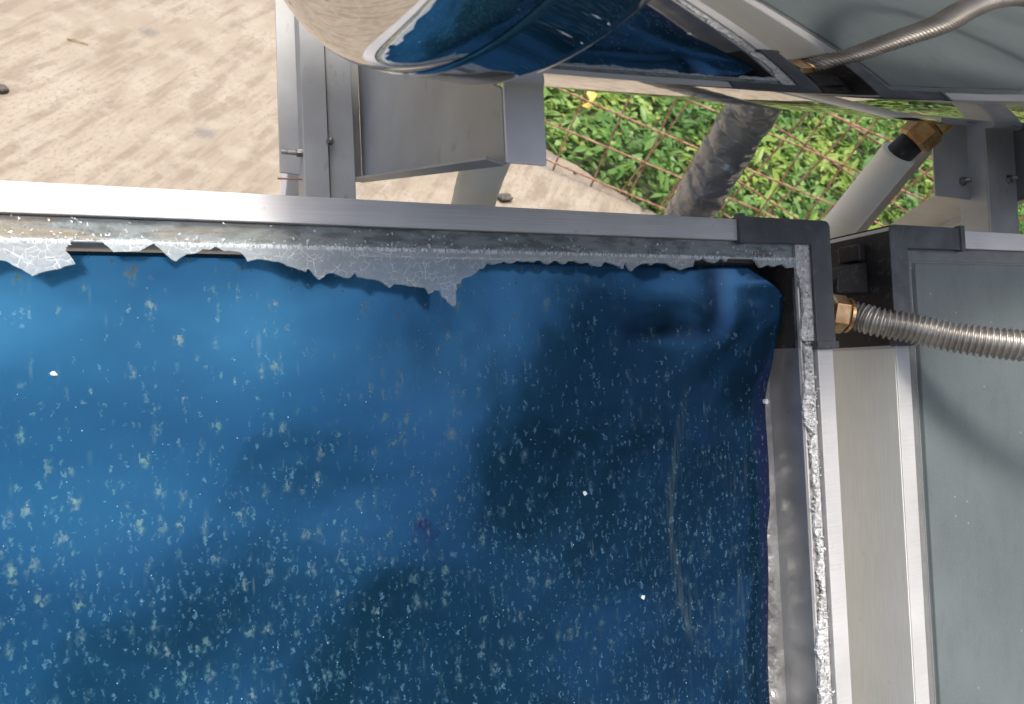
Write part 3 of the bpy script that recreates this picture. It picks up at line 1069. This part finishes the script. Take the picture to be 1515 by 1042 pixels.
tk = thing('water_tank', P(*(tp+Vector((0, 0, -.20)))), 'polished stainless steel cylindrical water tank with a domed end', 'water tank', sloped=True)
lathe(G(), [(-.443, TR-.0022), (.95, TR-.0022)]).obj('tank_shell', M['mirror'], tk, smooth=True)
lathe(G(), [(-.4392, TR-.0020), (-.4397, TR-.0004), (-.4410, TR), (-.4445, TR), (-.4470, TR-.0010), (-.4720, TR-.0010), (-.4745, TR-.0014), (-.4750, TR-.0022)], 240).obj('end_band', M['mirror'], tk, smooth=True)
dome = []
for k in range(0, 121):
    a = math.pi/2*(k/120)**1.5
    dome.append((-.4750-.031*(1-math.cos(a)**3.6)**(1/3.6), max((TR-.0024)*math.cos(a), .0004)))
lathe(G(), dome, 240).obj('domed_end', M['mirror'], tk, smooth=True)
dome = [(.95+.0495*math.sin(math.pi/2*k/20), max((TR-.0022)*math.cos(math.pi/2*k/20), .0004)) for k in range(21)]
lathe(G(), dome, 120).obj('domed_end', M['mirror'], tk, smooth=True)

# ---- galvanised stand
st = thing('mounting_stand', P(-.42, .1, -.15), 'galvanised steel stand of slanted rails and folded brackets holding collectors and tank', 'metal stand', sloped=True)


def rail(u_a, u_m, u_b):
    g = G()
    g.box((u_a, -2.0, -.1265), (u_m-.0006, .42, -.1245))
    g.box((u_a, -2.0, -.165), (u_a+.002, .42, -.1268))
    g.box((u_m+.0006, -2.0, -.1315), (u_b, .42, -.1295))
    g.box((u_m+.0006, -2.0, -.165), (u_m+.0026, .42, -.1318))
    return g.obj('slanted_rail', M['galv'], st, bevel=.0005)


def bolt(u_, v_, n_, axis, L=.016, r=.0045):
    a = Vector(axis).normalized()
    p_ = Vector((u_, v_, n_))
    b = G().tube([p_, p_+a*.0012], r*1.9, 24).tube([p_+a*.0013, p_+a*.0058], r*1.45, 6).obj('bolt', M['bolt'], st)
    path = [p_+a*(.0060+i*.0004) for i in range(int(L/.0004))]
    G().tube(path, [r*(.80+.14*math.cos(i*math.pi/1.5)) for i in range(len(path))], 14).obj('thread', M['bolt'], b, smooth=True)


def saddle_bracket(u_w, u_l, vb=.056):
    """base plate u_l..u_w under the rail, web rising at u_w to a folded flange under the tank"""
    g = G()
    g.prism([(u_l, vb, -.1500), (u_w, vb-.004, -.1500), (u_w, .36, -.1500), (u_l+.003, .36, -.1500)], (0, 0, -.002))
    base = g.obj('base_plate', M['galv'], st, bevel=.0006)
    c_v, c_n = .2498+.1111*u_w, .1870-.1936*u_w
    top = min(.1670, c_n-.09)
    a0 = math.pi+math.asin((c_n-top)/(TR+.0012))
    v0 = c_v+(TR+.0012)*math.cos(a0)
    web = [(vb-.004, -.150), (v0-.038, top)]
    for k in range(13):
        a = a0+(R_(292)-a0)*k/12
        web.append((c_v+(TR+.0012)*math.cos(a), c_n+(TR+.0012)*math.sin(a)))
    web += [(.37, web[-1][1]), (.37, -.150)]
    g = G().prism([(u_w, a, b) for a, b in web], (.002, 0, 0))
    wb = g.obj('saddle_web', M['galv'], st, bevel=.0005)
    t_ = top+.0023
    g = G().prism([(u_w+.0002, v0-.038, t_), (u_w+.0225, v0-.038, t_), (u_w+.0225, v0+.0035, t_), (u_w+.0002, v0+.0035, t_)], (0, 0, -.002))
    g.obj('folded_flange', M['galv2'], st, bevel=.0006)
    g = G().slab([(u_w-.0002, vb-.0035, -.1485), (u_w-.0002, v0-.0375, top-.0005), (u_w-.0100, v0-.035, top-.0005), (u_w-.0100, vb-.001, -.1485)], (0, -.0015, 0))
    g.obj('edge_fold', M['galv'], st)
    return base


rail(-.4500, -.4290, -.4065)
rail(.4290, .4480, .4960)
saddle_bracket(-.3960, -.4670)
saddle_bracket(.5200, .3600, .081)
bolt(-.4490, .0690, -.1330, (-1, 0, 0), .013, .0026)
bolt(-.4280, .0780, -.1243, (0, 0, 1), .001, .0018)
bolt(.4150, .1030, -.1499, (0, 0, 1), .006, .0034)
bolt(.4800, .1050, -.1294, (0, 0, 1), .006, .0034)
G().tube([(-.4700, .0480, -.1400), (-.4300, .0490, -.1400)], .0008, 8).obj('cotter_pin', M['rust'], st)
# cross beam and brace, legs
g = G()


def angle_bar(a, b, w_, t=.0025, side=(0, 0, 1), name='brace', mat='galv2', w2=None):
    a, b = Vector(a), Vector(b)
    d = (b-a).normalized()
    s_ = d.cross(Vector(side)).normalized()
    w2 = w_ if w2 is None else w2
    s2 = s_.cross(d).normalized()
    gg = G()
    gg.slab([a-s_*w_*.5, a+s_*w_*.5, b+s_*w2*.5, b-s_*w2*.5], s2*t)
    gg.slab([a+s_*(w_*.5-.002), a+s_*(w_*.5-.002)-s2*.03, b+s_*(w2*.5-.002)-s2*.03, b+s_*(w2*.5-.002)], s_*.0019)
    gg.slab([a+s_*w_*.12, a+s_*w_*.12+s2*.008, b+s_*w2*.12+s2*.008, b+s_*w2*.12], s_*.002)
    return gg.obj(name, M[mat], st, space='W', bevel=.0005)


angle_bar((.600, .250, 1.345), (1.468, .900, .603), .062, side=(-.5, -.4, .8), mat='galv')
# legs: rear left one just shows beside the rail
g = G().box(((-0.442)-.016, .17-.016, 0), ((-0.442)+.016, .17+.016, 1.375))
g.obj('leg', M['galv2'], st, space='W', bevel=.001)
for (x_, y_, top_) in ((.47, .30, 1.55), (-.43, -1.50, .16), (.47, -1.50, .16)):
    g = G().box((x_-.015, y_-.015, 0), (x_+.015, y_+.015, top_))
    g.obj('leg', M['galv'], st, space='W', bevel=.001)

# ---- pipes
def pipe(name, pts, r, mat, label, wob=0.0, seg=40, n=14, squash=1):
    q_ = random.Random(9)
    pth = smoothpath(pts, n)
    root = thing(name, pts[-1], label, 'insulated pipe')
    rad = [r*(1+wob*math.sin(i*.9)*.5+q_.uniform(-wob, wob)) for i in range(len(pth))]
    G().tube([tuple(p) for p in pth], rad, seg).obj('foam_sleeve', mat, root, space='W', smooth=True)
    return root


# black wrapped pipe, crumpled
V, F = [], []
seg, rows_ = 72, 420
q_ = random.Random(12)
rootb = thing('insulated_pipe', (-.055, .10, 0), 'thick vertical pipe wrapped in crumpled shiny black plastic below the tank', 'insulated pipe', 'insulated pipes under the tank')
for j in range(rows_):
    z_ = .0+1.575*j/(rows_-1)
    for k in range(seg):
        a = 2*math.pi*k/seg
        r = .0245
        r += .0006*math.sin(3*a+z_*22)*math.sin(z_*75+1.5*math.sin(a*2))+.0007*math.sin(5*a-z_*60)*math.sin(z_*130+a)
        r += .0008*math.sin(z_*260+4*math.sin(a+z_*20))-.0016*abs(math.sin(z_*48+2.2*math.sin(a+z_*9)))**6
        V.append((-.0600+r*math.cos(a), .10+r*math.sin(a), z_))
for j in range(rows_-1):
    for k in range(seg):
        F.append((j*seg+k, j*seg+(k+1) % seg, (j+1)*seg+(k+1) % seg, (j+1)*seg+k))
mesh('plastic_wrap', V, F, M['wrap'], rootb, space='W', smooth=True)

r1 = pipe('insulated_pipe', [(.160, .10, .0), (.160, .10, .8), (.1585, .10, 1.25), (.1595, .10, 1.40), (.1610, .10, 1.470)], .0190, M['whitepipe'], 'white foam insulated pipe with a brass fitting, between the two collectors below the tank', .006)
r1['group'] = 'insulated pipes under the tank'
ptop = Vector((.161, .10, 1.470))
dd = Vector((.55, .12, 1)).normalized()
G().tube([ptop-Vector((0, 0, .02)), ptop-Vector((0, 0, .004)), ptop+dd*.020], [.0155, .0145, .0140], 28).obj('inner_pipe', M['black'], r1, space='W', smooth=True)
fit = G()
p0 = ptop+dd*.015
fit.tube([p0, p0+dd*.003, p0+dd*.020, p0+dd*.024], [.0165, .0195, .0195, .017], 6, ph=.3)
fit.tube([p0+dd*.0245, p0+dd*.075], [.017, .017], 28)
fit.obj('brass_fitting', M['brass'], r1, space='W')
r2 = pipe('insulated_pipe', [(-.297, .1, .0), (-.297, .1, .7), (-.299, .1, 1.30), (-.300, .1, 1.36), (-.302, .1, 1.395), (-.300, .1, 1.44)], .0200, M['whitepipe'], 'white foam insulated pipe at the left, below the grey saddle bracket', .012)
r2['group'] = 'insulated pipes under the tank'

# ---- trees to the south; the blue sheet and the tank mirror them
def make_tree(loc, h, crown_r, seed, label, n=3000):
    q = random.Random(seed)
    root = thing('tree', loc, label, 'tree', 'trees behind the photographer')
    g = G()
    tr = [(0, 0, 0), (q.uniform(-.1, .1), .05, h*.25), (q.uniform(-.2, .2), -.05, h*.5), (0, 0, h*.8)]
    g.tube([Vector(loc)+Vector(p) for p in smoothpath(tr, 5)], [.16*(1-.85*i/15) for i in range(16)], 12)
    tips = []
    for k in range(11):
        a = k*2.4
        z0 = h*(.3+.045*k)
        L = crown_r*q.uniform(.6, .95)
        s_ = Vector(loc)+Vector((0, 0, z0))
        e_ = s_+Vector((math.cos(a)*L, math.sin(a)*L, L*q.uniform(.25, .8)))
        mid = s_.lerp(e_, .5)+Vector((0, 0, L*.12))
        g.tube(smoothpath([s_, mid, e_], 5), [.06*(1-.8*i/10) for i in range(11)], 7)
        tips += [e_, mid, s_.lerp(e_, .8)]
    g.obj('trunk', M['bark'], root, space='W', smooth=True)
    V, F = [], []
    cl = [t+Vector((q.gauss(0, .35), q.gauss(0, .35), q.gauss(0, .3))) for t in tips for _ in range(3)]
    for i in range(n):
        c0 = q.choice(cl)
        p_ = c0+Vector((q.gauss(0, .30), q.gauss(0, .30), q.gauss(0, .24)))
        d = Vector((q.gauss(0, 1), q.gauss(0, 1), q.gauss(0, .7))).normalized()
        s_ = d.orthogonal().normalized()*q.uniform(.035, .06)
        L = q.uniform(.09, .15)
        k = len(V)
        V += [p_, p_+d*L*.5+s_, p_+d*L, p_+d*L*.5-s_]
        F.append((k, k+1, k+2, k+3))
    mesh('crown', V, F, M['tree'], root, space='W')


make_tree((1.0, -5.6, -.05), 6.2, 1.9, 1, 'leafy tree right of the middle one, behind the photographer')
make_tree((-1.2, -5.8, -.05), 5.2, 1.9, 2, 'middle leafy tree behind the photographer')
make_tree((-3.4, -8.8, -.05), 5.0, 2.0, 3, 'leafy tree at the left behind the photographer')
make_tree((3.6, -3.3, -.05), 7.6, 2.1, 4, 'unseen dense tall tree farthest to the right, added to darken the reflections', 6000)  # added out of view so tank and blue sheet mirror something dark



def added_hedge(pa, pb, hgt, n, seed, label):  # unseen screen of leaves, added to darken what tank and sheet mirror
    q = random.Random(seed)
    V, F = [], []
    pa, pb = Vector(pa), Vector(pb)
    side = Vector((pb-pa)).cross(Vector((0, 0, 1))).normalized()
    for i in range(n):
        t = q.random()
        p_ = pa.lerp(pb, t)+side*q.gauss(0, .28)
        p_.z = q.uniform(0.02, hgt+.25*math.sin(t*21)+.15*math.sin(t*57))
        d = Vector((q.gauss(0, 1), q.gauss(0, 1), q.gauss(0, .8))).normalized()
        s_ = d.orthogonal().normalized()*q.uniform(.04, .07)
        L = q.uniform(.11, .18)
        k = len(V)
        V += [p_, p_+d*L*.5+s_, p_+d*L, p_+d*L*.5-s_]
        F.append((k, k+1, k+2, k+3))
    props(mesh('added_hedge', V, F, M['tree'], space='W', origin=tuple(pa)), label, 'added_hedge')


added_hedge((-7, -4.9, 0), (5.6, -4.9, 0), 3.1, 14000, 21, 'unseen tall dark green leaf screen, added behind the photographer to darken reflections')
added_hedge((5.4, -4.6, 0), (5.4, 0.4, 0), 3.9, 9000, 22, 'unseen tall dark green leaf screen, added at the right to darken reflections')

for o in bpy.data.objects:
    if '_m' in o:
        del o['_m']
